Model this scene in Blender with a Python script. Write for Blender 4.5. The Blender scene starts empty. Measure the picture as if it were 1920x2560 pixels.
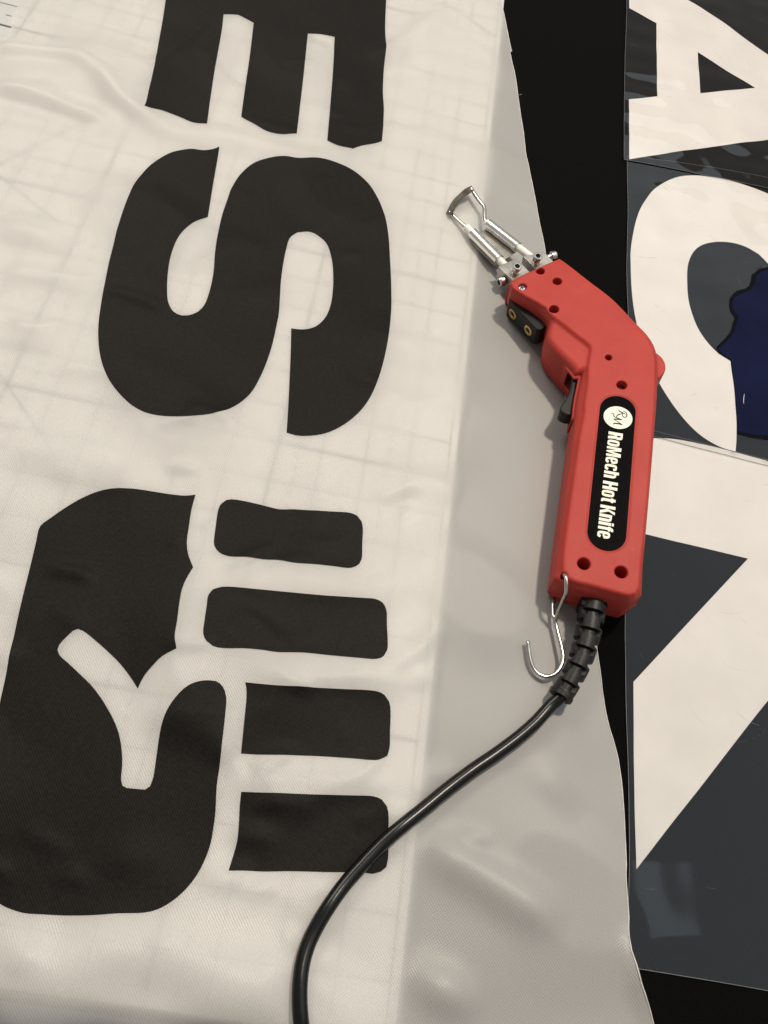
import bpy, bmesh, math, random
import numpy as np
from mathutils import Matrix, Vector
from mathutils.geometry import delaunay_2d_cdt

random.seed(7); rng = np.random.default_rng(7)
sc = bpy.context.scene
COL = sc.collection

# ------------------------------------------------------------------ camera, world, lamps, exposure
# all lengths below are millimetres; the mesh builders scale to metres.
H = 376.0                                    # height of the phone above the cutting mat
FPX = 1924.0                                 # focal length in pixels of the 1920 x 2560 photograph
RX = np.array([0.97460046, 0.20300933, 0.09455773])      # mat axis "right" in camera space (x right, y down, z forward)
RB = np.array([-0.13301011, 0.86440216, -0.48488887])    # mat axis "towards the viewer"
RN = np.array([-0.18017287, 0.45999578, 0.86944903])     # straight down

cam_data = bpy.data.cameras.new('camera')
cam = bpy.data.objects.new('camera', cam_data); COL.objects.link(cam)
cam_data.sensor_fit = 'VERTICAL'; cam_data.sensor_height = 24.0; cam_data.lens = 24.0 * FPX / 2560.0
cam_data.clip_start = 0.01; cam_data.clip_end = 50
m = Matrix.Identity(4)
for c, (s, k) in enumerate(((1, 0), (-1, 1), (-1, 2))):
    col = s * np.array([RX[k], -RB[k], -RN[k]])
    for r in range(3): m[r][c] = col[r]
m[2][3] = H / 1000
cam.matrix_world = m
sc.camera = cam

world = bpy.data.worlds.new('World'); sc.world = world; world.use_nodes = True
bg = world.node_tree.nodes['Background']
bg.inputs[0].default_value = (1.0, 0.95, 0.90, 1); bg.inputs[1].default_value = 0.28

def lamp(name, loc, target, size, power, color, shape='DISK', size_y=None):
    d = bpy.data.lights.new(name, 'AREA'); d.shape = shape; d.size = size
    if size_y: d.size_y = size_y
    d.energy = power; d.color = color
    o = bpy.data.objects.new(name, d); COL.objects.link(o)
    o.location = loc
    o.rotation_euler = (Vector(target) - Vector(loc)).to_track_quat('-Z', 'Y').to_euler()
    return o
lamp('ceiling_lamp', (0.31, 0.66, 1.45), (0.05, 0.30, 0), 0.12, 16.0, (1.0, 0.87, 0.71))
lamp('window_light', (1.05, 0.95, 1.75), (0.2, 0.3, 0), 3.0, 15.0, (0.80, 0.92, 1.0), 'RECTANGLE', 2.2)

lamp('left_window_light', (-0.95, 1.45, 1.45), (0.0, 0.35, 0), 0.9, 16.0, (1.0, 0.94, 0.84), 'RECTANGLE', 0.55)
lamp('film_patch_light', (1.00, 0.16, 1.55), (0.2, 0.03, 0), 0.17, 0.045, (0.72, 0.88, 1.0), 'RECTANGLE', 0.10)  # small lamp added so its reflection makes the bluish patch in the film

sc.view_settings.view_transform = 'Standard'; sc.view_settings.look = 'None'
sc.view_settings.exposure = 0.0; sc.view_settings.gamma = 1.0; sc.view_settings.use_curve_mapping = False
sc.cycles.use_denoising = True
sc.cycles.max_bounces = 12; sc.cycles.transparent_max_bounces = 12; sc.cycles.transmission_bounces = 8

# ------------------------------------------------------------------ helpers: picture point -> place
def ray(px, py):
    d = np.array([px - 960.0, py - 1280.0, FPX])
    return np.array([d @ RX, -(d @ RB), -(d @ RN)])
CAMP = np.array([0, 0, H])
def at(px, py, z=0.0):
    d = ray(px, py); return CAMP + d * ((z - H) / d[2])
def disp(pts): return [(x * 1.15732, y * 1.15732) for x, y in pts]
def view(ox, oy, s): return lambda pts: [(ox + x / s, oy + y / s) for x, y in pts]

# ------------------------------------------------------------------ helpers: meshes
def make(name, verts, faces, mat, parent=None, smooth=True, normals=None):
    me = bpy.data.meshes.new(name)
    v = np.asarray(verts, float) / 1000.0
    me.from_pydata(v.tolist(), [], [tuple(int(i) for i in f) for f in faces])
    if smooth: me.polygons.foreach_set('use_smooth', [True] * len(me.polygons))
    me.update()
    if normals is not None: me.normals_split_custom_set_from_vertices(normals.tolist())
    o = bpy.data.objects.new(name, me); COL.objects.link(o)
    if mat: me.materials.append(mat)
    if parent: o.parent = parent
    return o
def tag(o, label=None, cat=None, group=None, kind=None):
    if label: o['label'] = label
    if cat: o['category'] = cat
    if group: o['group'] = group
    if kind: o['kind'] = kind
    return o
class MB:
    """collects shapes into one mesh"""
    def __init__(s): s.v = []; s.f = []
    def add(s, v, f):
        b = len(s.v); s.v += [tuple(map(float, p)) for p in v]; s.f += [tuple(b + i for i in q) for q in f]; return s
    def build(s, name, mat, parent=None, smooth=True, sharp=None):
        o = make(name, s.v, s.f, mat, parent, smooth)
        if sharp is not None:
            bm = bmesh.new(); bm.from_mesh(o.data)
            bmesh.ops.recalc_face_normals(bm, faces=bm.faces)
            for e in bm.edges:
                if len(e.link_faces) == 2 and e.calc_face_angle(0) > math.radians(sharp): e.smooth = False
            bm.to_mesh(o.data); bm.free()
        return o
    def tube(s, path, r, n=12, cap=True):
        P = [np.array(p, float) for p in path]; R = r if hasattr(r, '__len__') else [r] * len(P)
        T = []
        for i in range(len(P)):
            t = P[min(i + 1, len(P) - 1)] - P[max(i - 1, 0)]; T.append(t / np.linalg.norm(t))
        u = np.cross(T[0], [0, 0, 1]);
        if np.linalg.norm(u) < 1e-3: u = np.cross(T[0], [1, 0, 0])
        u /= np.linalg.norm(u); V = []; F = []
        for i, p in enumerate(P):
            u = u - T[i] * (u @ T[i]); u /= np.linalg.norm(u); w = np.cross(T[i], u)
            for k in range(n):
                a = 2 * math.pi * k / n; V.append(p + R[i] * (math.cos(a) * u + math.sin(a) * w))
        for i in range(len(P) - 1):
            for k in range(n):
                F.append((i * n + k, i * n + (k + 1) % n, (i + 1) * n + (k + 1) % n, (i + 1) * n + k))
        if cap: F.append(tuple(range(n))[::-1]); F.append(tuple((len(P) - 1) * n + k for k in range(n)))
        return s.add(V, F)
    def lathe(s, o, d, prof, n=24):
        """prof: (distance along axis, radius) rows"""
        o = np.array(o, float); d = np.array(d, float); d /= np.linalg.norm(d)
        u = np.cross(d, [0, 0, 1])
        if np.linalg.norm(u) < 1e-3: u = np.array([1.0, 0, 0])
        u /= np.linalg.norm(u); w = np.cross(d, u); V = []; F = []
        for a, r in prof:
            for k in range(n):
                q = 2 * math.pi * k / n; V.append(o + d * a + max(r, 1e-3) * (math.cos(q) * u + math.sin(q) * w))
        for i in range(len(prof) - 1):
            for k in range(n): F.append((i * n + k, i * n + (k + 1) % n, (i + 1) * n + (k + 1) % n, (i + 1) * n + k))
        F.append(tuple(range(n))[::-1]); F.append(tuple((len(prof) - 1) * n + k for k in range(n)))
        return s.add(V, F)
    def prism(s, poly, z0, z1, frame=None):
        n = len(poly); V = [(x, y, z0) for x, y in poly] + [(x, y, z1) for x, y in poly]
        F = [tuple(range(n))[::-1], tuple(range(n, 2 * n))] + [(i, (i + 1) % n, n + (i + 1) % n, n + i) for i in range(n)]
        return s.add(V, F)

def bevel(o, w, seg=2, ang=30):
    md = o.modifiers.new('bevel', 'BEVEL'); md.width = w / 1000; md.segments = seg
    md.limit_method = 'ANGLE'; md.angle_limit = math.radians(ang); md.harden_normals = False
    return o

def smooth_loop(pts, step=6.0, corner=40, closed=True):
    """Catmull-Rom through the points, broken at real corners"""
    P = np.array(pts, float); n = len(P); out = []
    sharp = []
    for i in range(n):
        a = P[i] - P[i - 1]; b = P[(i + 1) % n] - P[i]
        ang = abs(math.degrees(math.atan2(a[0] * b[1] - a[1] * b[0], a @ b)))
        sharp.append(ang > corner or (not closed and i in (0, n - 1)))
    for i in range(n if closed else n - 1):
        p1, p2 = P[i], P[(i + 1) % n]
        p0 = p1 - (p2 - p1) if sharp[i] else P[i - 1]
        p3 = p2 + (p2 - p1) if sharp[(i + 1) % n] else P[(i + 2) % n]
        L = np.linalg.norm(p2 - p1); k = max(1, int(L / step))
        d1, d0, d2 = max(L, 1e-6) ** .5, max(np.linalg.norm(p1 - p0), 1e-6) ** .5, max(np.linalg.norm(p3 - p2), 1e-6) ** .5
        m1 = (p2 - p1) + d1 * ((p1 - p0) / d0 - (p2 - p0) / (d0 + d1))
        m2 = (p2 - p1) + d1 * ((p3 - p2) / d2 - (p3 - p1) / (d1 + d2))
        for j in range(k):
            t = j / k; t2, t3 = t * t, t * t * t
            out.append((2 * t3 - 3 * t2 + 1) * p1 + (t3 - 2 * t2 + t) * m1 + (-2 * t3 + 3 * t2) * p2 + (t3 - t2) * m2)
    if not closed: out.append(P[-1])
    return np.array(out)

def inside(poly, X, Y):
    r = np.zeros(X.shape, bool); n = len(poly)
    for i in range(n):
        x1, y1 = poly[i]; x2, y2 = poly[(i + 1) % n]
        if y1 == y2: continue
        c = ((y1 > Y) != (y2 > Y)) & (X < (x2 - x1) * (Y - y1) / (y2 - y1) + x1); r ^= c
    return r
def sdpoly(poly, X, Y):
    d = np.full(X.shape, 1e18); n = len(poly)
    for i in range(n):
        a = poly[i]; b = poly[(i + 1) % n]; ex, ey = b[0] - a[0], b[1] - a[1]
        wx, wy = X - a[0], Y - a[1]; t = np.clip((wx * ex + wy * ey) / (ex * ex + ey * ey + 1e-12), 0, 1)
        d = np.minimum(d, (wx - ex * t) ** 2 + (wy - ey * t) ** 2)
    return np.sqrt(d) * np.where(inside(poly, X, Y), -1, 1)

def sheet(loops, hf, grid=3.0):
    """flat region bounded by loops (first outer, rest holes), filled with a triangle mesh lifted onto hf(x, y)"""
    loops = [np.asarray(l, float)[:, :2] for l in loops]
    V = []; E = []
    for l in loops:
        b = len(V); n = len(l); V += [Vector((float(p[0]), float(p[1]))) for p in l]; E += [(b + i, b + (i + 1) % n) for i in range(n)]
    lo = loops[0].min(0); hi = loops[0].max(0)
    gx, gy = np.meshgrid(np.arange(lo[0], hi[0], grid), np.arange(lo[1], hi[1], grid * .87)); gx = gx.copy()
    gx[1::2] += grid / 2
    gx, gy = gx.ravel(), gy.ravel()
    dmin = np.full(gx.shape, 1e9)
    for l in loops: dmin = np.minimum(dmin, np.abs(sdpoly(l, gx, gy)))
    ins = inside(loops[0], gx, gy)
    for l in loops[1:]: ins &= ~inside(l, gx, gy)
    k = ins & (dmin > grid * .4)
    V += [Vector((float(a), float(b))) for a, b in zip(gx[k], gy[k])]
    r = delaunay_2d_cdt(V, E, [], 0, 1e-5)
    W = np.array([tuple(p) for p in r[0]]); F = np.array([tuple(f) for f in r[2] if len(f) == 3])
    c = W[F].mean(1); ok = inside(loops[0], c[:, 0], c[:, 1])
    for l in loops[1:]: ok &= ~inside(l, c[:, 0], c[:, 1])
    F = F[ok]
    e1 = W[F[:, 1]] - W[F[:, 0]]; e2 = W[F[:, 2]] - W[F[:, 0]]
    neg = e1[:, 0] * e2[:, 1] - e1[:, 1] * e2[:, 0] < 0
    F[neg] = F[neg][:, ::-1]
    return np.column_stack([W, hf(W[:, 0], W[:, 1])]), F

# ------------------------------------------------------------------ helpers: materials
def mat(name): 
    M = bpy.data.materials.new(name); M.use_nodes = True; nt = M.node_tree
    return M, nt, nt.nodes['Principled BSDF'], nt.nodes, nt.links
def noise(nt, scale, detail=3, rough=.55, vec=None):
    t = nt.nodes.new('ShaderNodeTexNoise'); t.inputs['Scale'].default_value = scale
    t.inputs['Detail'].default_value = detail; t.inputs['Roughness'].default_value = rough
    if vec is None:
        vec = nt.nodes.new('ShaderNodeTexCoord').outputs['Object']
    nt.links.new(vec, t.inputs['Vector']); return t
def ramp(nt, src, c0, c1, p0=.35, p1=.65):
    r = nt.nodes.new('ShaderNodeValToRGB'); e = r.color_ramp.elements
    e[0].position, e[1].position = p0, p1; e[0].color = (*c0, 1); e[1].color = (*c1, 1)
    nt.links.new(src, r.inputs[0]); return r.outputs[0]
def bump(nt, src, strength, dist, normal_in):
    b = nt.nodes.new('ShaderNodeBump'); b.inputs['Strength'].default_value = strength; b.inputs['Distance'].default_value = dist
    nt.links.new(src, b.inputs['Height']); nt.links.new(b.outputs[0], normal_in); return b
def simple(name, color, rough=.5, metal=0, spec=.5, var=.12, nscale=300, bmp=0, coat=0):
    M, nt, b, N, L = mat(name)
    n = noise(nt, nscale)
    c0 = tuple(x * (1 - var) for x in color); c1 = tuple(min(1, x * (1 + var)) for x in color)
    L.new(ramp(nt, n.outputs[0], c0, c1), b.inputs['Base Color'])
    b.inputs['Roughness'].default_value = rough; b.inputs['Metallic'].default_value = metal
    b.inputs['Specular IOR Level'].default_value = spec; b.inputs['Coat Weight'].default_value = coat
    if bmp: bump(nt, noise(nt, nscale * 4, 2).outputs[0], bmp, .0002, b.inputs['Normal'])
    return M

# black table cloth: very dark, faint thread texture
M_table, nt, b, N, L = mat('black_table_cloth')
L.new(ramp(nt, noise(nt, 1500, 2).outputs[0], (.0012, .0011, .0009), (.0032, .0029, .0025)), b.inputs['Base Color'])
b.inputs['Roughness'].default_value = .95; b.inputs['Specular IOR Level'].default_value = .08
bump(nt, noise(nt, 900, 1).outputs[0], .15, .0003, b.inputs['Normal'])

M_mat = simple('grey_cutting_mat', (.52, .52, .51), .55, spec=.3, var=.05, nscale=40)
M_ink = simple('mat_ink', (.07, .07, .07), .6, spec=.2)

def weave(nt, freq):
    """two crossed thread waves on the cloth's own plane"""
    tc = nt.nodes.new('ShaderNodeTexCoord').outputs['Object']; outs = []
    for ang in (52, 142):
        mp = nt.nodes.new('ShaderNodeMapping'); mp.inputs['Rotation'].default_value = (0, 0, math.radians(ang))
        nt.links.new(tc, mp.inputs[0])
        w = nt.nodes.new('ShaderNodeTexWave'); w.inputs['Scale'].default_value = freq; w.inputs['Distortion'].default_value = .6
        w.inputs['Detail'].default_value = 1; w.inputs['Detail Scale'].default_value = 2
        nt.links.new(mp.outputs[0], w.inputs[0]); outs.append(w.outputs[1])
    a = nt.nodes.new('ShaderNodeMath'); a.operation = 'MULTIPLY_ADD'; a.inputs[1].default_value = .5
    nt.links.new(outs[0], a.inputs[0]); nt.links.new(outs[1], a.inputs[2])
    return a.outputs[0]

# white polyester: half reflects, half lets light through diffusely, satin highlight
M_fab, nt, b, N, L = mat('white_polyester')
fine = noise(nt, 900, 2, .7)
wv = weave(nt, 300)
mixh = N.new('ShaderNodeMath'); mixh.operation = 'ADD'
L.new(fine.outputs[0], mixh.inputs[0]); L.new(wv, mixh.inputs[1])
col = ramp(nt, mixh.outputs[0], (.80, .785, .76), (.91, .895, .87), .35, 1.45)
L.new(col, b.inputs['Base Color'])
b.inputs['Roughness'].default_value = .34; b.inputs['Specular IOR Level'].default_value = .72
b.inputs['Sheen Weight'].default_value = .15; b.inputs['Sheen Roughness'].default_value = .4
bp = bump(nt, mixh.outputs[0], .35, .00018, b.inputs['Normal'])
tr = N.new('ShaderNodeBsdfTranslucent'); tr.inputs[0].default_value = (.985, .97, .945, 1)
tp = N.new('ShaderNodeBsdfTransparent'); tp.inputs[0].default_value = (.97, .96, .94, 1)
m1 = N.new('ShaderNodeMixShader'); m1.inputs[0].default_value = .585
L.new(b.outputs[0], m1.inputs[1]); L.new(tr.outputs[0], m1.inputs[2])
m2 = N.new('ShaderNodeMixShader'); m2.inputs[0].default_value = .085
L.new(m1.outputs[0], m2.inputs[1]); L.new(tp.outputs[0], m2.inputs[2])
L.new(m2.outputs[0], N['Material Output'].inputs[0])

M_print, nt, b, N, L = mat('black_print_on_polyester')
L.new(ramp(nt, noise(nt, 700, 2).outputs[0], (.0075, .0068, .0056), (.0118, .0107, .0090)), b.inputs['Base Color'])
b.inputs['Roughness'].default_value = .55; b.inputs['Specular IOR Level'].default_value = .10
bump(nt, weave(nt, 300), .3, .00015, b.inputs['Normal'])

# clear film: see-through with a real dielectric reflection
M_film, nt, b, N, L = mat('clear_film')
gl = N.new('ShaderNodeBsdfGlossy'); gl.inputs['Roughness'].default_value = .04
tp = N.new('ShaderNodeBsdfTransparent'); tp.inputs[0].default_value = (.97, .97, .97, 1)
fr = N.new('ShaderNodeFresnel'); fr.inputs[0].default_value = 1.52
mx = N.new('ShaderNodeMixShader'); L.new(fr.outputs[0], mx.inputs[0]); L.new(tp.outputs[0], mx.inputs[1]); L.new(gl.outputs[0], mx.inputs[2])
L.new(mx.outputs[0], N['Material Output'].inputs[0])
M_edge = simple('film_cut_edge', (.16, .17, .18), .35, spec=.5)
M_scuff, nt, b, N, L = mat('film_scuff')
b.inputs['Base Color'].default_value = (.5, .5, .5, 1); b.inputs['Roughness'].default_value = .5
tp = N.new('ShaderNodeBsdfTransparent'); mx = N.new('ShaderNodeMixShader')
L.new(ramp(nt, noise(nt, 160, 3).outputs[0], (.78,) * 3, (1, 1, 1), .40, .62), mx.inputs[0]); L.new(b.outputs[0], mx.inputs[1]); L.new(tp.outputs[0], mx.inputs[2]); L.new(mx.outputs[0], N['Material Output'].inputs[0])
M_vinyl = simple('white_vinyl', (.755, .74, .725), .5, spec=.15, var=.025, nscale=25)
M_blue = simple('deep_blue_liner', (.0065, .0085, .033), .8, spec=.05, var=.14, nscale=25)
M_rim = simple('black_liner_edge', (.004, .004, .006), .8, spec=.05)

# red moulded plastic
M_red, nt, b, N, L = mat('red_plastic')
_rm = N.new('ShaderNodeMix'); _rm.data_type = 'RGBA'
L.new(ramp(nt, noise(nt, 60, 4).outputs[0], (.392, .040, .031), (.430, .048, .037)), _rm.inputs[6])
_rm.inputs[7].default_value = (.60, .125, .105, 1)
L.new(ramp(nt, noise(nt, 420, 6, .75).outputs[0], (0, 0, 0), (.55, .55, .55), .64, .74), _rm.inputs[0])
L.new(_rm.outputs[2], b.inputs['Base Color'])
L.new(ramp(nt, noise(nt, 120, 3).outputs[0], (.50,) * 3, (.56,) * 3), b.inputs['Roughness'])
b.inputs['Specular IOR Level'].default_value = .24
bump(nt, noise(nt, 2400, 2).outputs[0], .25, .0001, b.inputs['Normal'])
M_black = simple('black_plastic', (.011, .011, .010), .48, spec=.3, var=.25, nscale=400, bmp=.3)
M_rubber = simple('black_rubber', (.0085, .0085, .008), .42, spec=.36, var=.3, nscale=500, bmp=.25)
M_cord = simple('black_cord_jacket', (.0030, .0030, .0028), .27, spec=.38, var=.3, nscale=250, bmp=.12)
M_hole = simple('dark_socket', (.01, .008, .007), .7, spec=.2)
M_steel = simple('steel', (.60, .575, .54), .24, metal=1, var=.10, nscale=180)
M_brush = simple('dull_steel_bracket', (.50, .475, .43), .34, metal=1, var=.22, nscale=110)
M_chrome = simple('chrome', (.93, .92, .90), .24, metal=1, var=.03)
M_blade = simple('heat_tinted_blade', (.30, .275, .235), .34, metal=1, var=.35, nscale=120)
_nt = M_blade.node_tree; _r = [q for q in _nt.nodes if q.type == 'VALTORGB'][0].color_ramp
_r.elements[0].color = (.10, .075, .055, 1); _r.elements[1].color = (.17, .18, .21, 1); _e = _r.elements.new(.5); _e.color = (.22, .20, .165, 1)
M_zinc = simple('zinc_screw', (.72, .72, .74), .18, metal=1, var=.1)
M_brass = simple('brass', (.72, .50, .20), .22, metal=1, var=.1)
M_ceramic = simple('white_ceramic', (.83, .81, .76), .4, var=.03)
M_label = simple('black_label', (.0032, .0032, .0038), .5, spec=.02, var=.2)
M_cream = simple('cream_ink', (.86, .84, .72), .5, spec=.2, var=.02)
M_thread = simple('pale_thread', (.62, .60, .57), .6, spec=.2)

# ------------------------------------------------------------------ the setting: table cloth
Z_TABLE = -2.6
Y_EDGE = -40.0                                # table cut short here; the hanging cloth stands in for the camera operator's shadow
mb = MB(); mb.prism([(-1500, Y_EDGE), (1500, Y_EDGE), (1500, 2300), (-1500, 2300)], Z_TABLE - 28, Z_TABLE)
tag(bevel(mb.build('table', M_table, smooth=False), 6, 4), 'table top covered with plain black cloth', 'table', kind='structure')

# ------------------------------------------------------------------ cutting mat
G = 0.0674 * H
mb = MB()
mp = [(-560, Y_EDGE + 5), (78.6, Y_EDGE + 5), (78.6, 860), (-560, 860)]
mb.prism(mp, Z_TABLE + .02, 0)
mat_o = bevel(mb.build('cutting_mat', M_mat, smooth=False), .4)
tag(mat_o, 'pale grey cutting mat with printed grid, showing through the white cloth', 'cutting mat')
mb = MB()
lines = []
def line(a, b, w=.42, dash=None):
    a = np.array(a, float); b = np.array(b, float); d = b - a; Ln = np.linalg.norm(d); d /= Ln; n = np.array([-d[1], d[0]]) * w / 2
    segs = [(0, Ln)] if not dash else [(q, min(q + dash[0], Ln)) for q in np.arange(0, Ln, dash[0] + dash[1])]
    z = .03 + .004 * len(lines); lines.append(1)
    for s0, s1 in segs:
        p, q = a + d * s0, a + d * s1
        mb.add([(*(p - n), z), (*(q - n), z), (*(q + n), z), (*(p + n), z)], [(0, 1, 2, 3)])
y0 = .0305 * H
for k in range(-21, 3):
    x = k * G
    if k % 6 == 5: line((x - .5, -29), (x - .5, 820), .5); line((x + .6, -29), (x + .6, 820), .5)
    else: line((x, -29), (x, 820))
    line((x - G / 2, -29), (x - G / 2, 820), .45, (4.2, 4.2)) if k % 2 == 0 else None
line((.197 * H, -30), (.197 * H, 850), .6)
for k in range(-1, 30):
    y = y0 + k * G
    if k % 6 == 3: line((-520, y - .5), (74, y - .5), .5); line((-520, y + .6), (74, y + .6), .5)
    else: line((-520, y), (74, y))
    if k % 2: line((-520, y + G / 2), (-150, y + G / 2), .45, (4.2, 4.2))
for (p, q) in (((0, 415), (232, 298)), ((0, 445), (90, 515)), ((20, 965), (90, 1070)), ((560, 1830), (640, 1930)), ((60, 60), (95, 10))):
    a = at(*p)[:2]; c = at(*q)[:2]; d = (c - a); line(a - d * .6, c + d * .6, .55)
mb.build('printed_grid', M_ink, mat_o, smooth=False)

# ------------------------------------------------------------------ white cloth: its folds
RIDGES = []
def ridge(px, amp, w, taper=25):
    P = smooth_loop([at(*p)[:2] for p in px], 6, 180, closed=False)
    s = np.concatenate([[0], np.cumsum(np.linalg.norm(np.diff(P, axis=0), axis=1))])
    RIDGES.append((P, s, amp, w, taper))
ridge([(-60, 180), (120, 195), (250, 235), (340, 300), (440, 345)], 3.5, 22, 40)
ridge([(-60, 130), (60, 138), (180, 158), (245, 195), (300, 262), (360, 305), (420, 330)], 5.6, 7.5, 25)
ridge([(-60, 225), (40, 235), (130, 262), (225, 300), (300, 330)], 5.2, 7, 25)
ridge([(330, 300), (460, 345), (560, 350), (700, 385), (850, 400), (960, 365)], 4.0, 11)
ridge([(-40, 560), (90, 590), (200, 640)], 3.6, 11)
ridge([(-40, 700), (70, 690), (190, 720), (240, 780)], 2.6, 9)
ridge([(-40, 830), (80, 850), (200, 840)], 2.2, 9)
ridge([(600, 300), (700, 330), (800, 345)], 2.4, 6)
ridge([(960, 250), (1040, 215), (1130, 230), (1200, 215)], 2.8, 9)
ridge([(930, 170), (1010, 120), (1090, 60), (1130, 10)], 6, 12)
ridge([(1120, 30), (1190, 90), (1240, 120)], 5, 9)
ridge([(950, 365), (1040, 350), (1130, 300)], 3.0, 12)
ridge([(590, 30), (560, 150), (540, 250)], 3, 12)
ridge([(800, 90), (790, 200), (780, 330)], 2.5, 12)
ridge([(430, 700), (520, 640), (590, 610), (690, 650)], 2.0, 9)
ridge([(500, 780), (640, 740), (800, 720), (840, 680)], 2.0, 9)
ridge([(-40, 1120), (130, 1140), (300, 1180), (420, 1180)], 3.5, 13)
ridge([(400, 1010), (560, 1080), (700, 1120)], 2.2, 14)
ridge([(900, 1215), (1040, 1205), (1180, 1250)], 2.4, 11)
ridge([(-30, 1330), (60, 1340), (110, 1380)], 2.0, 9)
ridge([(530, 1460), (700, 1440), (950, 1480), (1060, 1500)], 1.8, 10)
ridge([(330, 1760), (400, 1790), (560, 1840), (640, 1800)], 2.4, 8)
ridge([(560, 1690), (760, 1680), (960, 1700), (1060, 1720)], 1.8, 8)
ridge([(520, 1960), (700, 1950), (900, 1960), (1010, 1990)], 1.8, 7)
ridge([(1030, 2080), (1150, 2160), (1290, 2250), (1420, 2330)], 6.0, 9)
ridge([(990, 2410), (1120, 2480), (1220, 2550)], 6.0, 8)
ridge([(1290, 1900), (1380, 1960), (1450, 2060)], 2.5, 8)
ridge([(620, 2240), (760, 2270), (900, 2290)], 2.0, 10)
ridge([(-60, 2330), (60, 2390), (150, 2440), (260, 2390), (420, 2400), (560, 2450), (760, 2480)], 4.5, 11, 20)  # fold shaped to hint at the camera operator's soft shadow
ridge([(1560, 2300), (1585, 2400), (1612, 2500), (1640, 2600)], 6.0, 6)
ridge([(200, 2120), (330, 2150), (460, 2120)], 1.5, 8)
for _ in range(95):                           # small puckers all over the loose cloth
    c = np.array([rng.uniform(-60, 1300), rng.uniform(40, 2480)])
    if c[0] > 1120 and c[1] < 1900: continue
    an = rng.normal(.12, .45); ln = rng.uniform(60, 190); dv = np.array([math.cos(an), math.sin(an)]) * ln / 2; nv = np.array([-dv[1], dv[0]]) * rng.uniform(-.25, .25)
    ridge([tuple(c - dv), tuple(c + nv), tuple(c + dv)], rng.uniform(.7, 2.2), rng.uniform(3.0, 6.0), 12)
_ph = rng.uniform(0, 6.28, (8, 2)); _kv = rng.normal(0, 1, (8, 2)); _kv /= np.linalg.norm(_kv, axis=1)[:, None]; _wl = rng.uniform(30, 90, 8)
def cloth_h(x, y):
    x = np.asarray(x, float); y = np.asarray(y, float)
    t = np.clip((x - 76.0) / 9.0, 0, 1); t = t * t * (3 - 2 * t)
    base = .5 * (1 - t) + (-.75) * t
    w = np.zeros_like(x)
    for i in range(8):
        w += .15 * (1 + np.sin((x * _kv[i, 0] + y * _kv[i, 1]) * 2 * math.pi / _wl[i] + _ph[i, 0]))
    calm = 1 - .85 * np.exp(-(((x - 150) / 55) ** 2 + ((y - 250) / 170) ** 2))
    lf = (np.sin(x * .041 + y * .017 + 1.3) + np.sin(y * .036 - x * .021 + 4.0) + np.sin(x * .023 + y * .055 + 2.2)) / 1.6
    h = (w + 2.3 * np.clip(lf, 0, 1.2) ** 1.5) * calm
    for P, s, amp, wd, tp in RIDGES:
        lo = P.min(0) - 3 * wd; hi = P.max(0) + 3 * wd
        k = (x > lo[0]) & (x < hi[0]) & (y > lo[1]) & (y < hi[1])
        if not k.any(): continue
        xx, yy = x[k], y[k]; best = np.full(xx.shape, 1e18); bs = np.zeros(xx.shape)
        for i in range(len(P) - 1):
            e = P[i + 1] - P[i]; L2 = e @ e + 1e-9
            q = np.clip(((xx - P[i, 0]) * e[0] + (yy - P[i, 1]) * e[1]) / L2, 0, 1)
            d = (xx - P[i, 0] - q * e[0]) ** 2 + (yy - P[i, 1] - q * e[1]) ** 2
            c = d < best; best[c] = d[c]; bs[c] = (s[i] + q * (s[i + 1] - s[i]))[c]
        f = np.clip(bs / tp, 0, 1) * np.clip((s[-1] - bs) / tp, 0, 1); f = f * f * (3 - 2 * f)
        f = np.maximum(f, .0)
        # fade with distance past the ends
        h[k] += amp * f * np.exp(-best / (wd * wd))
    d = np.clip(-30.0 - y + 3.5 * np.sin(x * .045 + 1.0) + 2.0 * np.sin(x * .11), 0, None); rr_ = 16.0
    drop = np.where(d < rr_ * .94, rr_ - np.sqrt(np.maximum(rr_ ** 2 - np.minimum(d, rr_ * .94) ** 2, 0)), rr_ * (1 - math.sqrt(1 - .94 ** 2)) + (d - rr_ * .94) * 2.76)  # added drop that darkens the near cloth in place of a cast shadow
    return base + h - drop
def on_cloth(pts, dz=0):
    out = []
    for px, py in pts:
        z = 0.0
        for _ in range(4):
            p = at(px, py, z); z = .5 * z + .5 * float(cloth_h(np.array([p[0]]), np.array([p[1]]))[0])
        p = at(px, py, z); out.append((p[0], p[1]))
    return out

v4 = view(900, 0, 3.318); vz4 = view(1260, 1360, 4.1475); v8 = view(1400, 2200, 3.19)
right_edge = v4([(1145, -330), (1152, -120), (1160, 0), (1190, 100), (1220, 250), (1240, 350), (1258, 425), (1243, 432), (1290, 650), (1320, 870), (1365, 1180), (1405, 1420), (1450, 1640), (1500, 1900), (1540, 2110)]) \
    + [(1386, 790), (1408, 950), (1440, 1200), (1468, 1430)] \
    + vz4([(970, 1150), (1000, 1350), (1030, 1600), (1070, 1820)]) + disp([(1335, 1640), (1345, 1720), (1352, 1850)]) \
    + v8([(525, 0), (546, 300), (548, 440), (568, 560), (610, 680), (650, 830), (700, 980), (745, 1149), (800, 1320)])
left_top = v4([(-2500, -330)]) + [(52, -60), (47, 0), (32, 55), (24, 82), (18, 93), (9, 97), (-30, 96), (-160, 96)]
outline = right_edge + [(1000, 2720), (300, 2760), (-300, 2760), (-300, 1300)] + left_top[::-1]
loop = smooth_loop(on_cloth(outline), 4, 35)
V, F = sheet([loop], cloth_h, 2.6)
cloth = make('fabric_banner', V, F, M_fab)
tag(cloth, 'translucent white polyester banner printed in black, spread over the cutting mat', 'banner')

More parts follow.
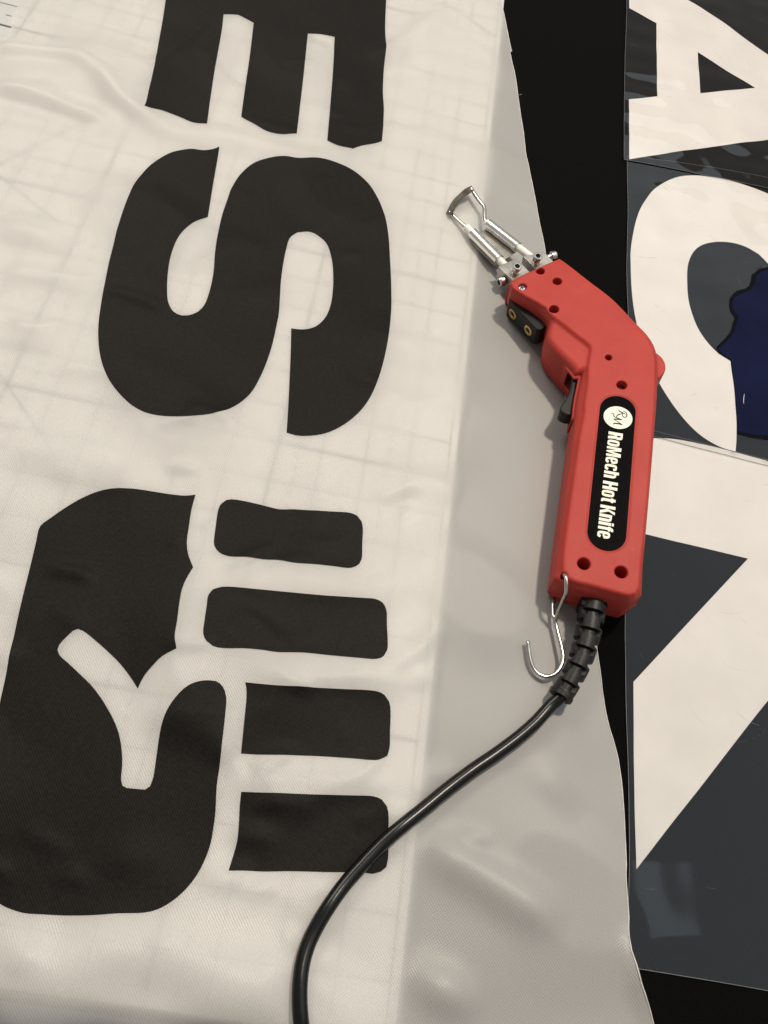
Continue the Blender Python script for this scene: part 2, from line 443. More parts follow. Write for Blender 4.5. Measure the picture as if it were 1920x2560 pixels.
def printed(name, pts, label=None, corner=38):
    l = smooth_loop(on_cloth(pts), 2.0, corner)
    # the cut or printed edge is never perfectly even
    V, F = sheet([l], lambda x, y: cloth_h(x, y) + .22, 2.6)
    o = make(name, V, F, M_print, cloth)
    if label: o['label'] = label
    return o
E_pts = disp([(362, -40), (358, 0), (345, 80), (330, 160), (312, 232), (345, 238), (385, 252), (420, 266), (447, 268), (455, 210), (468, 130), (480, 60), (483, 32), (515, 33), (548, 50), (541, 110), (531, 180), (521, 253), (545, 266), (575, 283), (605, 290), (641, 289), (648, 230), (656, 160), (665, 73), (690, 74), (723, 80), (720, 140), (714, 220), (707, 304), (735, 317), (762, 323), (790, 315), (825, 305), (829, 240), (827, 200), (830, 140), (834, 100), (832, 50), (834, 0), (835, -40)])
printed('printed_letter', E_pts, 'black capital letter cut off by the top of the picture')
S_pts = disp([(474, 317), (462, 322), (440, 325), (415, 322), (395, 324), (370, 330), (345, 343), (320, 362), (300, 385), (282, 415), (268, 450), (255, 490), (245, 530), (235, 570), (225, 620), (218, 660), (213, 700), (213, 740), (218, 775), (228, 805), (243, 832), (262, 855), (285, 876), (310, 890), (340, 898), (375, 901), (410, 900), (440, 897), (470, 892), (500, 882), (522, 868), (545, 845), (562, 815), (575, 785), (588, 745), (598, 700), (602, 680), (606.6, 610), (611, 575), (617.5, 541.6), (626.9, 513.5), (642.5, 502.5), (664.4, 501), (686.2, 508.8), (705, 526), (714.4, 551), (719, 579), (717.5, 641.6), (709.7, 672.9), (700, 690), (683, 705), (660, 712), (645, 712), (629, 710), (628, 760), (625, 830), (622, 890), (619, 935), (640, 941), (665, 942), (700, 937), (730, 925), (760, 905), (785, 880), (805, 848), (820, 810), (832, 765), (840, 720), (844.7, 672.9), (845, 620), (842.5, 563.4), (839.4, 513.5), (830, 463.5), (814.4, 426), (789.4, 391.5), (761.3, 368.1), (720.7, 349.4), (686, 341.5), (645.6, 341.9), (614.4, 337.5), (580, 341.6), (548.8, 352.5), (520.6, 376), (501.9, 404), (490, 435), (480, 465), (473.8, 491.6), (464.4, 547.8), (461, 590), (452, 632), (441, 660), (424, 676), (405, 682), (392, 682), (375, 674), (364, 655), (361, 625), (364, 579), (370, 550), (379, 525), (391, 505), (406, 490), (425, 478), (448.8, 469.7), (456, 425), (465, 372)])
printed('printed_letter', S_pts, 'whole black letter with two round bowls, mid banner')
z5 = view(0, 1200, 2.765); z6 = view(0, 1700, 2.37)
fist = z5([(280, 320), (350, 265), (450, 195), (560, 130), (680, 80), (780, 60), (850, 58), (950, 65), (1080, 85), (1200, 103), (1280, 110), (1352, 103), (1325, 200), (1305, 330), (1292, 430), (1300, 510), (1335, 605), (1290, 680), (1260, 750), (1240, 850), (1225, 970), (1208, 1080), (1220, 1165), (1120, 1220), (1050, 1290), (1000, 1350), (970, 1405), (953, 1443), (900, 1360), (830, 1270), (750, 1190), (660, 1110), (575, 1043), (540, 1030), (505, 1042), (460, 1085), (410, 1140), (398, 1175), (410, 1210), (470, 1265), (560, 1350), (640, 1430), (700, 1510)]) \
    + z6([(620, 140), (670, 230), (705, 320), (722, 420), (725, 500), (718, 590), (725, 625), (750, 640), (800, 645), (860, 650), (890, 630), (908, 580), (925, 470), (945, 330), (965, 240), (1000, 160), (1060, 80), (1120, 30), (1180, 8), (1240, 3), (1280, 8), (1320, 40), (1340, 100), (1335, 200), (1315, 380), (1300, 520), (1285, 620), (1275, 800), (1262, 890), (1250, 960), (1220, 1050), (1170, 1150), (1100, 1240), (1020, 1310), (930, 1360), (850, 1378), (700, 1382), (560, 1392), (400, 1395), (250, 1388), (140, 1380), (60, 1355), (0, 1325), (-120, 1200), (-180, 900), (-120, 500)]) \
    + z5([(-60, 1800), (0, 1540), (60, 1240), (130, 930), (200, 640), (250, 430)])
printed('printed_fist', fist, 'black palm and thumb of a clenched fist emblem')
zf = view(500, 1200, 2.212)
bars = [
    [(175, 108), (230, 115), (330, 137), (440, 163), (520, 163), (640, 170), (760, 177), (830, 183), (870, 200), (893, 230), (900, 270), (897, 350), (893, 440), (880, 465), (835, 487), (740, 478), (640, 467), (510, 457), (420, 443), (300, 432), (150, 420), (105, 400), (80, 365), (77, 345), (88, 250), (100, 170), (115, 135), (145, 112)],
    [(120, 592), (300, 603), (480, 620), (700, 640), (900, 653), (970, 659), (1010, 680), (1030, 720), (1033, 800), (1035, 940), (1015, 975), (975, 990), (880, 984), (720, 970), (570, 955), (430, 953), (340, 940), (250, 932), (120, 930), (70, 918), (35, 890), (18, 850), (25, 780), (38, 690), (45, 640), (70, 607)],
    [(250, 1120), (370, 1132), (500, 1140), (750, 1155), (980, 1170), (1020, 1190), (1045, 1225), (1053, 1280), (1050, 1400), (1048, 1480), (1035, 1525), (985, 1548), (850, 1540), (600, 1525), (400, 1520), (227, 1513), (235, 1430), (248, 1300), (257, 1200), (256, 1150)],
    [(228, 1725), (400, 1730), (650, 1740), (850, 1745), (960, 1750), (1005, 1768), (1033, 1805), (1042, 1860), (1040, 1990), (1040, 2090), (1030, 2140), (1000, 2165), (955, 2178), (900, 2170), (700, 2168), (500, 2163), (350, 2165), (250, 2160), (158, 2160), (180, 2090), (205, 2000), (215, 1900), (220, 1800)]]
for k, bpts in enumerate(bars):
    printed('printed_finger', zf(bpts), ['uppermost black finger of the fist', 'second black finger of the fist', 'third black finger of the fist', 'lowest black finger of the fist, crossed by the cord'][k])
ed = smooth_loop(on_cloth(right_edge), 3, 35, closed=False); ez = cloth_h(ed[:, 0], ed[:, 1])
MB().tube([(x, y, z + .05) for (x, y), z in zip(ed, ez)], list(.26 + .12 * rng.random(len(ed))), 7).build('sealed_edge', M_thread, cloth)
for _ in range(3):
    i = int(rng.integers(6, len(ed) - 6)); p = ed[i]; L_ = rng.uniform(1.5, 3); an = rng.uniform(-1.2, 1.2)
    q = [(p[0] + L_ * t * math.cos(an + t * .8), p[1] + L_ * t * math.sin(an + t * .8), ez[i] + .3 + .8 * t) for t in np.linspace(-.3, 1, 6)]
    MB().tube(q, .10, 5).build('loose_thread', M_thread, cloth)
# frayed threads at the raw edge near the bottom right
tw = [np.array([*at(*p, 3.0)[:2], z]) for p, z in zip(v8([(486, 500), (488, 470), (505, 452), (522, 470), (532, 520), (545, 580), (558, 620)]), (1.2, 2.2, 3, 3, 3, 2.6, 2))]
MB().tube(smooth_loop([p[:3] for p in tw], 2, 180, False) if False else tw, .22, 6).build('loose_thread', M_thread, cloth)

# ------------------------------------------------------------------ clear film sheets with white vinyl letters
_fk = rng.normal(0, 1, (7, 2)); _fk /= np.linalg.norm(_fk, axis=1)[:, None]; _fw = rng.uniform(28, 90, 7); _fp = rng.uniform(0, 6.28, 7)
def film_h(z0, amp=1.0):
    def f(x, y):
        h = np.full(np.shape(x), z0, float)
        for i in range(7): h = h + .055 * amp * (1 + np.sin((x * _fk[i, 0] + y * _fk[i, 1]) * 2 * math.pi / _fw[i] + _fp[i]))
        return h
    return f
def film(label, pts, z0, amp=1.0):
    l = smooth_loop([at(px, py, z0)[:2] for px, py in pts], 6, 25)
    V, F = sheet([l], film_h(z0, amp), 5)
    o = make('clear_film_sheet', V, F, M_film)
    n_ = len(l); zz = film_h(z0, amp)(l[:, 0], l[:, 1])
    MB().tube([(l[i % n_][0], l[i % n_][1], zz[i % n_] + .02) for i in range(n_ + 1)], .16, 6, cap=False).build('cut_edge', M_edge, o)
    lo, hi = l.min(0), l.max(0); sm = MB()
    for _ in range(46):
        c = np.array([rng.uniform(lo[0], min(hi[0], lo[0] + 190)), rng.uniform(lo[1], hi[1])]); an = rng.choice([-1.0, .25, -.2]) + rng.normal(0, .25); ln = rng.uniform(3, 22)
        P = [c + ln * t * np.array([math.cos(an + .3 * t), math.sin(an + .3 * t)]) for t in np.linspace(-.5, .5, 6)]
        P = np.array(P)
        if not inside(l, P[:, 0], P[:, 1]).all(): continue
        zz = film_h(z0, amp)(P[:, 0], P[:, 1]) + .06; w_ = rng.uniform(.10, .5); nn = np.array([-math.sin(an), math.cos(an)])
        V2 = []
        for j in range(6):
            h_ = nn * w_ * math.sin(math.pi * (j + .3) / 5.6) * .5
            V2 += [(*(P[j] + h_), zz[j]), (*(P[j] - h_), zz[j])]
        sm.add(V2, [(2 * j, 2 * j + 1, 2 * j + 3, 2 * j + 2) for j in range(5)])
    sm.build('scuff_marks', M_scuff, o)['kind'] = 'stuff'
    return tag(o, label, 'film sheet', 'clear film sheets with white vinyl letters')
def vinyl(parent, loops, z0, amp, label, material=M_vinyl, name='vinyl_letter', dz=-.12):
    ls = [smooth_loop([at(px, py, z0)[:2] for px, py in l], 3, 24) for l in loops]
    V, F = sheet(ls, lambda x, y: film_h(z0, amp)(x, y) + dz, 5)
    o = make(name, V, F, material, parent); o['label'] = label; return o
q5 = view(1500, 0, 3.457); q6 = view(1500, 600, 3.457)
Z1, Z2, Z3 = -1.55, -1.95, -2.30
f3 = film('clear film sheet in the lower right with a white diagonal letter', [(1572, 1062), (2150, 1208), (2150, 2526), (1920, 2477), (1596, 2422), (1560, 2416), (1572, 2200), (1569, 1900), (1565, 1800), (1563, 1673), (1562, 1543), (1568, 1300)], Z3, 1.0)
vinyl(f3, [[(1585, 1096), (1700, 1100), (2060, 1190), (2060, 1590), (1920, 1751), (1782, 1927.6), (1690, 2045), (1590.5, 2173), (1586, 2020), (1584, 1902), (1583, 1705), (1720, 1557), (1869, 1397), (1740, 1366), (1590, 1330)]], Z3, 1.0, 'white diagonal letter running off the right side')
f2 = film('clear film sheet with a big white rounded letter behind the tool', q5([(232, 1350), (235, 1600), (240, 1800), (230, 2212)]) + q6([(228, 200), (230, 400), (240, 620)]) + [(1571, 900), (1572, 1076), (1637, 1093), (1920, 1165.5), (2100, 1211), (2100, 480), (1780, 420), (1640, 400)], Z2, 1.5)
C_out = q5([(1900, 1900), (1600, 1745), (1452, 1680), (1300, 1620), (1150, 1572), (1000, 1540), (880, 1522), (780, 1520), (680, 1530), (600, 1555), (520, 1600), (450, 1655), (400, 1720), (350, 1800), (310, 1910), (285, 2020), (268, 2120), (260, 2212)]) \
    + q6([(261, 170), (268, 400), (280, 530), (305, 690), (345, 850), (420, 1060), (510, 1245), (560, 1330), (650, 1460), (750, 1580), (850, 1675), (950, 1745), (1060, 1800), (1170, 1830), (1177, 1750), (1175, 1600), (1165, 1400), (1148, 1230), (1123, 1050), (1020, 985), (960, 930), (900, 855), (840, 755), (790, 630), (765, 520), (752, 400), (750, 300), (760, 210), (790, 130), (840, 70), (900, 38), (970, 22), (1040, 18), (1150, 30), (1260, 65), (1370, 125), (1452, 205), (1600, 400), (1900, 700)])
vinyl(f2, [C_out], Z2, 1.5, 'white rounded open letter')
blue = q6([(1700, 200), (1452, 262), (1390, 282), (1345, 318), (1325, 400), (1285, 445), (1205, 475), (1158, 505), (1140, 560), (1150, 615), (1196, 668), (1172, 720), (1160, 790), (1120, 850), (1070, 905), (1022, 950), (1040, 978), (1130, 1045), (1155, 1230), (1172, 1400), (1181, 1600), (1185, 1655), (1230, 1668), (1300, 1682), (1452, 1700), (1700, 1740)])
rim = q6([(1700, 170), (1452, 232), (1370, 262), (1310, 300), (1288, 395), (1250, 425), (1180, 445), (1128, 490), (1112, 560), (1126, 630), (1158, 680), (1140, 720), (1128, 780), (1090, 840), (1040, 890), (996, 940), (1015, 985), (1125, 1052), (1150, 1230), (1168, 1400), (1178, 1600), (1180, 1680), (1230, 1696), (1300, 1712), (1452, 1735), (1700, 1780)])
vinyl(f2, [rim], Z2, 1.5, 'black wavy rim of the blue liner', M_rim, 'liner_edge', .10)
vinyl(f2, [blue], Z2, 1.5, 'deep blue liner patch with a wavy edge', M_blue, 'liner_patch', .20)
f1 = film('clear film sheet in the top right corner with a pointed white letter', q5([(232, -250), (228, 0), (225, 200), (213, 500), (207, 900), (205, 1385), (500, 1440), (800, 1500), (1452, 1632), (1900, 1725), (1900, -250)]), Z1, 2.0)
vinyl(f1, [q5([(250, -200), (250, 78), (485, 205), (487, 500), (492, 840), (248, 862), (249, 1100), (250, 1383), (800, 1297), (1452, 1210), (1800, 1162), (1800, 720), (1452, 480), (1200, 300), (900, 90), (740, 0), (420, -200)]), q5([(843, 455), (1335, 767), (865, 810), (855, 650)])], Z1, 2.0, 'white pointed letter with a triangular opening')

fib = [np.array([*at(*p, Z2 + 1.0)[:2], Z2 + 1.0 + .5 * math.sin(i)]) for i, p in enumerate(q6([(1248, 1330), (1242, 1350), (1238, 1375), (1240, 1400), (1246, 1418)]))]
tag(MB().tube(fib, [.12, .22, .27, .22, .1], 6).build('lint_fiber', M_thread), 'tiny curved white fibre lying on the dark blue patch', 'lint')

# ------------------------------------------------------------------ the hot knife
# its own frame: it lies on its left flank line (nose to tail), rolled a few degrees
O3 = np.array([136.0, 173.0, -0.9])
ax = np.array([-39.0, 212.0, 0]); ax /= np.linalg.norm(ax)
ROLL = math.radians(-11.0)
RM = np.array(Matrix.Rotation(ROLL, 3, Vector(ax)))
def toL(p): return RM.T @ (np.array(p, float) - O3) + np.array([O3[0], O3[1], 0])
def toW(q): return RM @ (np.array(q, float) - np.array([O3[0], O3[1], 0])) + O3
_o = toL(CAMP)
def loc(px, py, w):
    d = RM.T @ ray(px, py); t = (w - _o[2]) / d[2]; p = _o + d * t
    return np.array([p[0], p[1], w])
def locs(pts, w): return [loc(x, y, w)[:2] for x, y in pts]

knife = bpy.data.objects.new('hot_knife', None); COL.objects.link(knife)
knife.empty_display_size = .02
mw = Matrix.Identity(4)
for r in range(3):
    for c in range(3): mw[r][c] = RM[r, c]
    mw[r][3] = O3[r] / 1000
knife.matrix_world = mw
tag(knife, 'red plastic hot knife with steel blade lying on the white banner', 'hot knife')
SH = np.array([O3[0], O3[1], 0])
class KB(MB):
    """shapes given in the knife's millimetres"""
    def build(s, name, mat_, parent=None, smooth=True, sharp=30):
        s.v = [tuple(np.array(p) - SH) for p in s.v]
        return MB.build(s, name, mat_, parent or knife, smooth, sharp)

y2 = view(1220, 620, 3.318); y3 = view(1340, 960, 4.608); y4 = view(1260, 1360, 4.1475)
ya = view(1230, 660, 6.636); yb = view(1340, 860, 8.295); yc = view(1230, 600, 7.9); yd = view(1100, 450, 7.54)
WT, WS = 27.5, 25.0                                  # top panel, shoulder

# ---- moulded shell as a distance field
def smin(a, b, k):
    h = np.clip(.5 + .5 * (b - a) / k, 0, 1); return b * (1 - h) + a * h - k * h * (1 - h)
def smax(a, b, k): return -smin(-a, -b, k)
def extr(d2, w, lo, hi, r):
    q2 = np.abs(w - (lo + hi) / 2) - (hi - lo) / 2 + r; q1 = d2 + r
    return np.minimum(np.maximum(q1, q2), 0) + np.sqrt(np.maximum(q1, 0) ** 2 + np.maximum(q2, 0) ** 2) - r
def nets(D, org, h):
    ins = D < 0; nx, ny, nz = D.shape
    cs = np.zeros((nx - 1, ny - 1, nz - 1), np.int8)
    for a in (0, 1):
        for b_ in (0, 1):
            for c in (0, 1): cs += ins[a:nx - 1 + a, b_:ny - 1 + b_, c:nz - 1 + c]
    act = (cs > 0) & (cs < 8); I = np.argwhere(act); idx = np.full(act.shape, -1); idx[act] = np.arange(len(I))
    S = np.zeros((len(I), 3)); C = np.zeros(len(I))
    cor = [(a, b_, c) for a in (0, 1) for b_ in (0, 1) for c in (0, 1)]
    for p in cor:
        for k in range(3):
            if p[k]: continue
            q = list(p); q[k] = 1
            v0 = D[I[:, 0] + p[0], I[:, 1] + p[1], I[:, 2] + p[2]]; v1 = D[I[:, 0] + q[0], I[:, 1] + q[1], I[:, 2] + q[2]]
            mk = (v0 < 0) != (v1 < 0); t = np.where(mk, v0 / np.where(v0 == v1, 1, v0 - v1), 0)
            P = np.array(p, float) + t[:, None] * (np.array(q) - np.array(p)); S[mk] += P[mk]; C[mk] += 1
    U = I + S / C[:, None]
    V = org + U * h
    G3 = np.gradient(D)
    i0 = np.clip(np.floor(U).astype(int), 0, np.array(D.shape) - 2); f = U - i0; Nn = np.zeros_like(V)
    for p in cor:
        wgt = np.prod(np.where(np.array(p), f, 1 - f), axis=1)
        for k in range(3): Nn[:, k] += wgt * G3[k][i0[:, 0] + p[0], i0[:, 1] + p[1], i0[:, 2] + p[2]]
    Nn /= np.linalg.norm(Nn, axis=1)[:, None] + 1e-9
    F = []
    for k in range(3):
        a, b_ = (k + 1) % 3, (k + 2) % 3
        s0 = [slice(None)] * 3; s1 = [slice(None)] * 3; s0[k] = slice(0, -1); s1[k] = slice(1, None)
        for ax_ in (a, b_): s0[ax_] = slice(1, -1); s1[ax_] = slice(1, -1)
        A_, B_ = ins[tuple(s0)], ins[tuple(s1)]
        E_ = np.argwhere(A_ != B_); sg = A_[A_ != B_]
        E_[:, a] += 1; E_[:, b_] += 1
        def cell(da, db):
            c = E_.copy(); c[:, a] -= da; c[:, b_] -= db; return idx[c[:, 0], c[:, 1], c[:, 2]]
        q = np.column_stack([cell(1, 1), cell(0, 1), cell(0, 0), cell(1, 0)])
        q[~sg] = q[~sg][:, ::-1]; F.append(q)
    return V, np.vstack(F), Nn
def field(lo, hi, h, fn):
    X, Y = np.meshgrid(np.arange(lo[0], hi[0], h), np.arange(lo[1], hi[1], h), indexing='ij'); W = np.arange(lo[2], hi[2], h)
    D = fn(X, Y, W[None, None, :]); return nets(D, np.array(lo, float), h)

# outlines (the right and tail edges are read at the shoulder, the left ones low on the flank)
right = locs(y2([(590, 78), (640, 110), (840, 265), (1040, 420), (1220, 605), (1340, 730), (1403, 850), (1413, 1180)]), 23) + \
        locs(y3([(1367, 640), (1332, 1080), (1272, 1780), (1244, 2120)]), 23) + locs(y4([(1436, 540)]), 22)
tail = [loc(*y4([(1290, 640)])[0], 17)[:2], loc(*y4([(1000, 590)])[0], 17)[:2], loc(*y4([(700, 520)])[0], 17)[:2], loc(*y4([(560, 480)])[0], 16)[:2]]
left = locs(y4([(455, 470)]), 8) + locs(y3([(180, 2000), (255, 1450), (330, 900), (380, 560)]), 7)
elbow = locs(yb([(720, 1500), (840, 900), (720, 930)]), 8)
hous = locs(yb([(640, 870), (190, 400), (118, 230), (140, 40)]), 6) + locs(ya([(905, 1075)]), 15)
nose = locs(ya([(875, 1005), (760, 900), (330, 470), (232, 470)]), 16) + locs(ya([(300, 290)]), 22) 
B = smooth_loop(right + tail + left + elbow + hous + nose, 3, 38)
A_left = locs(ya([(305, 300), (335, 390), (470, 480), (640, 575), (780, 650), (900, 725), (1000, 860), (1060, 900), (1400, 1165), (1640, 1370)]), WT) + \
         locs(yb([(1120, 230), (1090, 420), (1070, 800), (1000, 1300)]), WT) + locs(y3([(560, 300), (500, 620), (430, 1100), (370, 1500), (305, 2060)]), WT) + locs(y4([(610, 280), (640, 340), (720, 385)]), WT)
A_right = locs(y4([(900, 430), (1150, 500), (1300, 535), (1370, 520), (1405, 460)]), WT) + locs(y3([(1215, 2080), (1250, 1780), (1312, 1080), (1345, 640)]), WT) + \
          locs(y2([(1390, 1180), (1380, 860), (1315, 740), (1200, 620), (1020, 440), (820, 285), (625, 135), (585, 105), (560, 100), (220, 265)]), WT)
A = smooth_loop(A_left + A_right, 3, 75)
lab_a = loc(*y3([(948, 255)])[0], WT)[:2]; lab_b = loc(*y3([(812, 1775)])[0], WT)[:2]
ld = lab_b - lab_a; lab_len = np.linalg.norm(ld); ld /= lab_len; lv = np.array([-ld[1], ld[0]])
if lv[0] < 0: lv = -lv
LAB_R = .5 * np.linalg.norm(loc(*y3([(640, 1250)])[0], WT) - loc(*y3([(1075, 1290)])[0], WT))
lab_a = lab_a + ld * 0; 
HOLES = [(ya([(800, 113)])[0], 2.9, 8), (ya([(1083, 283)])[0], 3.0, 8), (ya([(510, 372)])[0], 2.7, 5), (ya([(1030, 745)])[0], 3.1, 9),
         (yb([(1505, 275)])[0], 2.1, 9), (y2([(1110, 1135)])[0], 3.1, 7), (y4([(828, 203)])[0], 3.4, 14), (y4([(1215, 290)])[0], 3.4, 14), (y4([(628, 318)])[0], 1.5, 6)]
HP = [(loc(p[0], p[1], WT)[:2], r, d) for p, r, d in HOLES]
disc_c = loc(*y2([(1300, 985)])[0], 15)[:2]
slot = np.array(locs(yb([(690, 470), (630, 720), (500, 1000), (330, 1400), (380, 1700), (690, 1690), (760, 1480), (860, 720), (790, 540)]), 12))
slot_in = slot.copy()
lip_box = np.array(locs(yb([(560, 420), (560, 720), (380, 1400), (640, 1800), (800, 1560), (960, 720), (790, 400)]), 13))
def shell(X, Y, W):
    dB = sdpoly(B, X, Y); dA = sdpoly(A, X, Y); x, y = X[..., None], Y[..., None]
    zw = RM[2, 0] * (x - SH[0]) + RM[2, 1] * (y - SH[1]) + RM[2, 2] * W        # height above the cloth: it lies flat on its lower half shell
    body = smax(extr(dB[..., None] + .045 * np.abs(W - 12.5), W, -30, WS, 4.2), -zw, 5.0)
    up = extr(dA[..., None] + 0 * W, W, 8, WT, 1.6)
    d = smin(body, up, 3.2)
    # thumb disc on the back of the bend
    dc = np.sqrt((X - disc_c[0]) ** 2 + (Y - disc_c[1]) ** 2)[..., None] - 12.3
    d = smin(d, extr(dc + 0 * W, W, 5.0, 17.5, 1.2), .6)
    # raised lip round the trigger slot, then the slot itself
    dl = sdpoly(lip_box, X, Y)[..., None]
    lip = smax(extr(dB[..., None] - 1.1 + 0 * W, W, 4.0, 20.0, .8), dl, .6)
    d = smin(d, lip, .5)
    ds = sdpoly(slot, X, Y)[..., None]
    d = smax(d, -extr(ds + 0 * W, W, 5.5, 18.0, 1.0), .5)
    # label recess
    q = (X - lab_a[0]) * ld[0] + (Y - lab_a[1]) * ld[1]; q = np.clip(q, LAB_R * .0 + 3.0, lab_len - 3.0)
    dlb = np.sqrt((X - lab_a[0] - q * ld[0]) ** 2 + (Y - lab_a[1] - q * ld[1]) ** 2)[..., None] - LAB_R - .9
    d = smax(d, -np.maximum(dlb, (WT - .45) - W), .3)
    for (c, r, dep) in HP:
        dh = np.sqrt((X - c[0]) ** 2 + (Y - c[1]) ** 2)[..., None] - r
        d = smax(d, -np.maximum(dh, (WT - dep) - W), .55)
    # groove leading the hook wire out of its hole, mouth for the cord grommet
    return d
mn = B.min(0) - 4; mx_ = np.array([max(B[:, 0].max(), disc_c[0] + 15) + 3, B[:, 1].max() + 4])
V, F, Nn = field((mn[0], mn[1], -15.0), (mx_[0], mx_[1], WT + 2.0), .66, shell)
body = make('body', V - SH, F, M_red, knife, True, Nn)

# parting seam of the two half shells: a fine raised flash line
seamP = smooth_loop(B, 3, 30)
nrm = np.roll(seamP, -1, 0) - np.roll(seamP, 1, 0); nrm /= np.linalg.norm(nrm, axis=1)[:, None]; nrm = np.column_stack([nrm[:, 1], -nrm[:, 0]])
if sdpoly(B, *(seamP + nrm * .5).T).mean() < 0: nrm = -nrm
M_seam = simple('moulding_flash', (.56, .10, .085), .5, spec=.25)
clear = (sdpoly(slot, *seamP.T) > 1.5) & (sdpoly(lip_box, *seamP.T) > .5)
k = KB(); run = []
for i in range(len(seamP) + 1):
    j = i % len(seamP)
    if clear[j] and i < len(seamP): run.append((*(seamP[j] - nrm[j] * .02), 9.0))
    else:
        if len(run) > 4: k.tube(run, .17, 6)
        run = []
k.build('mould_seam', M_seam, body, sharp=None)

# screws sunk in three of the holes
def cross_screw(c, top, r, parent):
    k = KB(); k.lathe((c[0], c[1], top - 3), (0, 0, 1), [(0, r), (2.2, r), (2.8, r * .8), (3.0, r * .45), (3.0, 0)], 20)
    o = k.build('screw', M_zinc, parent)
    for a in (0.4, 0.4 + math.pi / 2):
        e = np.array([math.cos(a), math.sin(a)]); n = np.array([-e[1], e[0]]) * .28; L_ = r * .75
        pl = [np.array(c) + e * L_ + n, np.array(c) - e * L_ + n, np.array(c) - e * L_ - n, np.array(c) + e * L_ - n]
        if a < .5: s = KB()
        s.prism([tuple(p) for p in pl], top - .4, top + .03 + .01 * (a > .5))
    s.build('cross_slot', M_hole, o)
cross_screw(HP[2][0] + np.array([-.2, -.2]), WT - .9, 2.4, body)
cross_screw(HP[3][0], WT - 6.4, 2.2, body)
cross_screw(HP[5][0], WT - 4.4, 2.3, body)

# ---- trigger
TP = np.array(locs(yb([(770, 600), (845, 680), (842, 760), (800, 1100), (748, 1480), (640, 1470), (540, 1425), (495, 1370), (512, 1290), (600, 1160), (680, 1020), (730, 880), (745, 700)]), 16.5))
TP = smooth_loop(TP, 2, 60)
V, F, Nn = field((*(TP.min(0) - 3), 4), (*(TP.max(0) + 3), 19), .5, lambda X, Y, W: extr(sdpoly(TP, X, Y)[..., None] + 0 * W, W, 6.5, 16.8, 1.0))
make('trigger', V - SH, F, M_black, knife, True, Nn)

# ---- label with lettering
k = KB(); n = 28; st = []
a0, b0 = lab_a + ld * 3.0, lab_b - ld * 3.0
for i in range(n + 1):
    t = math.pi * i / n; st.append(tuple(a0 + LAB_R * (math.cos(t) * lv - math.sin(t) * ld)))
for i in range(n + 1):
    t = math.pi * i / n; st.append(tuple(b0 + LAB_R * (-math.cos(t) * lv + math.sin(t) * ld)))
k.prism(st, WT - .48, WT - .12); plate = k.build('name_plate', M_label)
zt = WT - .10
lc = loc(*y3([(945, 385)])[0], WT)[:2]
k = KB(); k.prism([tuple(lc + 8.3 * math.cos(t) * lv + 7.9 * math.sin(t) * ld) for t in np.linspace(0, 2 * math.pi, 49)[:-1]], WT - .14, zt)
logo = k.build('round_emblem', M_cream, plate)
def ribbon(kb, pts, w, z, org, U, Vv):
    P = [np.array(p, float) for p in pts]; W_ = w if hasattr(w, '__len__') else [w] * len(P); V = []; F = []
    for i, p in enumerate(P):
        t = P[min(i + 1, len(P) - 1)] - P[max(i - 1, 0)]; t /= np.linalg.norm(t) + 1e-9; nn = np.array([-t[1], t[0]]) * W_[i] / 2
        for q in (p + nn, p - nn): V.append((*(org + U * q[0] + Vv * q[1]), z))
    for i in range(len(P) - 1): F.append((2 * i, 2 * i + 1, 2 * i + 3, 2 * i + 2))
    kb.add(V, F)
def curve(pts, n=8): return smooth_loop(pts, .25, 75, closed=False)
# monogram R M in a slanted script
k = KB(); org = lc; z = zt + .02
def strokes(lst, zz):
    for i, (pts, w) in enumerate(lst):
        c = curve(pts); ww = [w * (.45 + .55 * math.sin(math.pi * (.12 + .8 * j / (len(c) - 1)))) for j in range(len(c))]
        ribbon(k, c, ww, zz + .006 * i, org, ld, lv)
strokes([([(-5.4, -.2), (-4.9, .2), (-4.2, 1.6), (-3.2, 4.2)], .75), ([(-4.9, 2.6), (-4.6, 4.2), (-3.0, 4.9), (-1.4, 4.6), (-.9, 3.4), (-2.0, 2.4), (-3.5, 2.3)], .6),
         ([(-3.2, 2.3), (-2.4, .6), (-1.2, -.6), (.0, -.9)], .65), ([(-1.6, -4.0), (-2.4, -3.2), (-1.6, -2.6), (-.2, -2.2), (.6, .4), (1.2, 2.6)], .55),
         ([(1.2, 2.6), (1.2, .4), (1.6, -2.4)], .8), ([(1.6, -2.4), (3.0, .2), (4.6, 2.8)], .45), ([(4.6, 2.8), (4.3, .2), (4.6, -1.8), (5.4, -2.4)], .85)], z)
k.build('monogram', M_label, logo, smooth=False, sharp=None)
# heavy condensed lettering, drawn stroke by stroke (cap height 1)
def ring(x0, x1, y0, y1, t0=0, t1=360, s=.212, vt=.135):
    cx, cy, rx, ry = (x0 + x1) / 2, (y0 + y1) / 2, (x1 - x0) / 2, (y1 - y0) / 2; V = []; F = []
    N_ = max(6, int(abs(t1 - t0) / 9))
    for i in range(N_ + 1):
        t = math.radians(t0 + (t1 - t0) * i / N_); c, s_ = math.cos(t), math.sin(t)
        f = lambda v, e: math.copysign(abs(v) ** e, v)
        V.append((cx + rx * f(c, .55), cy + ry * f(s_, .75))); V.append((cx + (rx - s) * f(c, .45), cy + (ry - vt) * f(s_, .62)))
    for i in range(N_): F.append((2 * i, 2 * i + 1, 2 * i + 3, 2 * i + 2))
    return V, F
def quad(*p): return list(p), [tuple(range(len(p)))]
def rc(x0, x1, y0, y1): return quad((x0, y0), (x1, y0), (x1, y1), (x0, y1))
XH = .83; S = .232
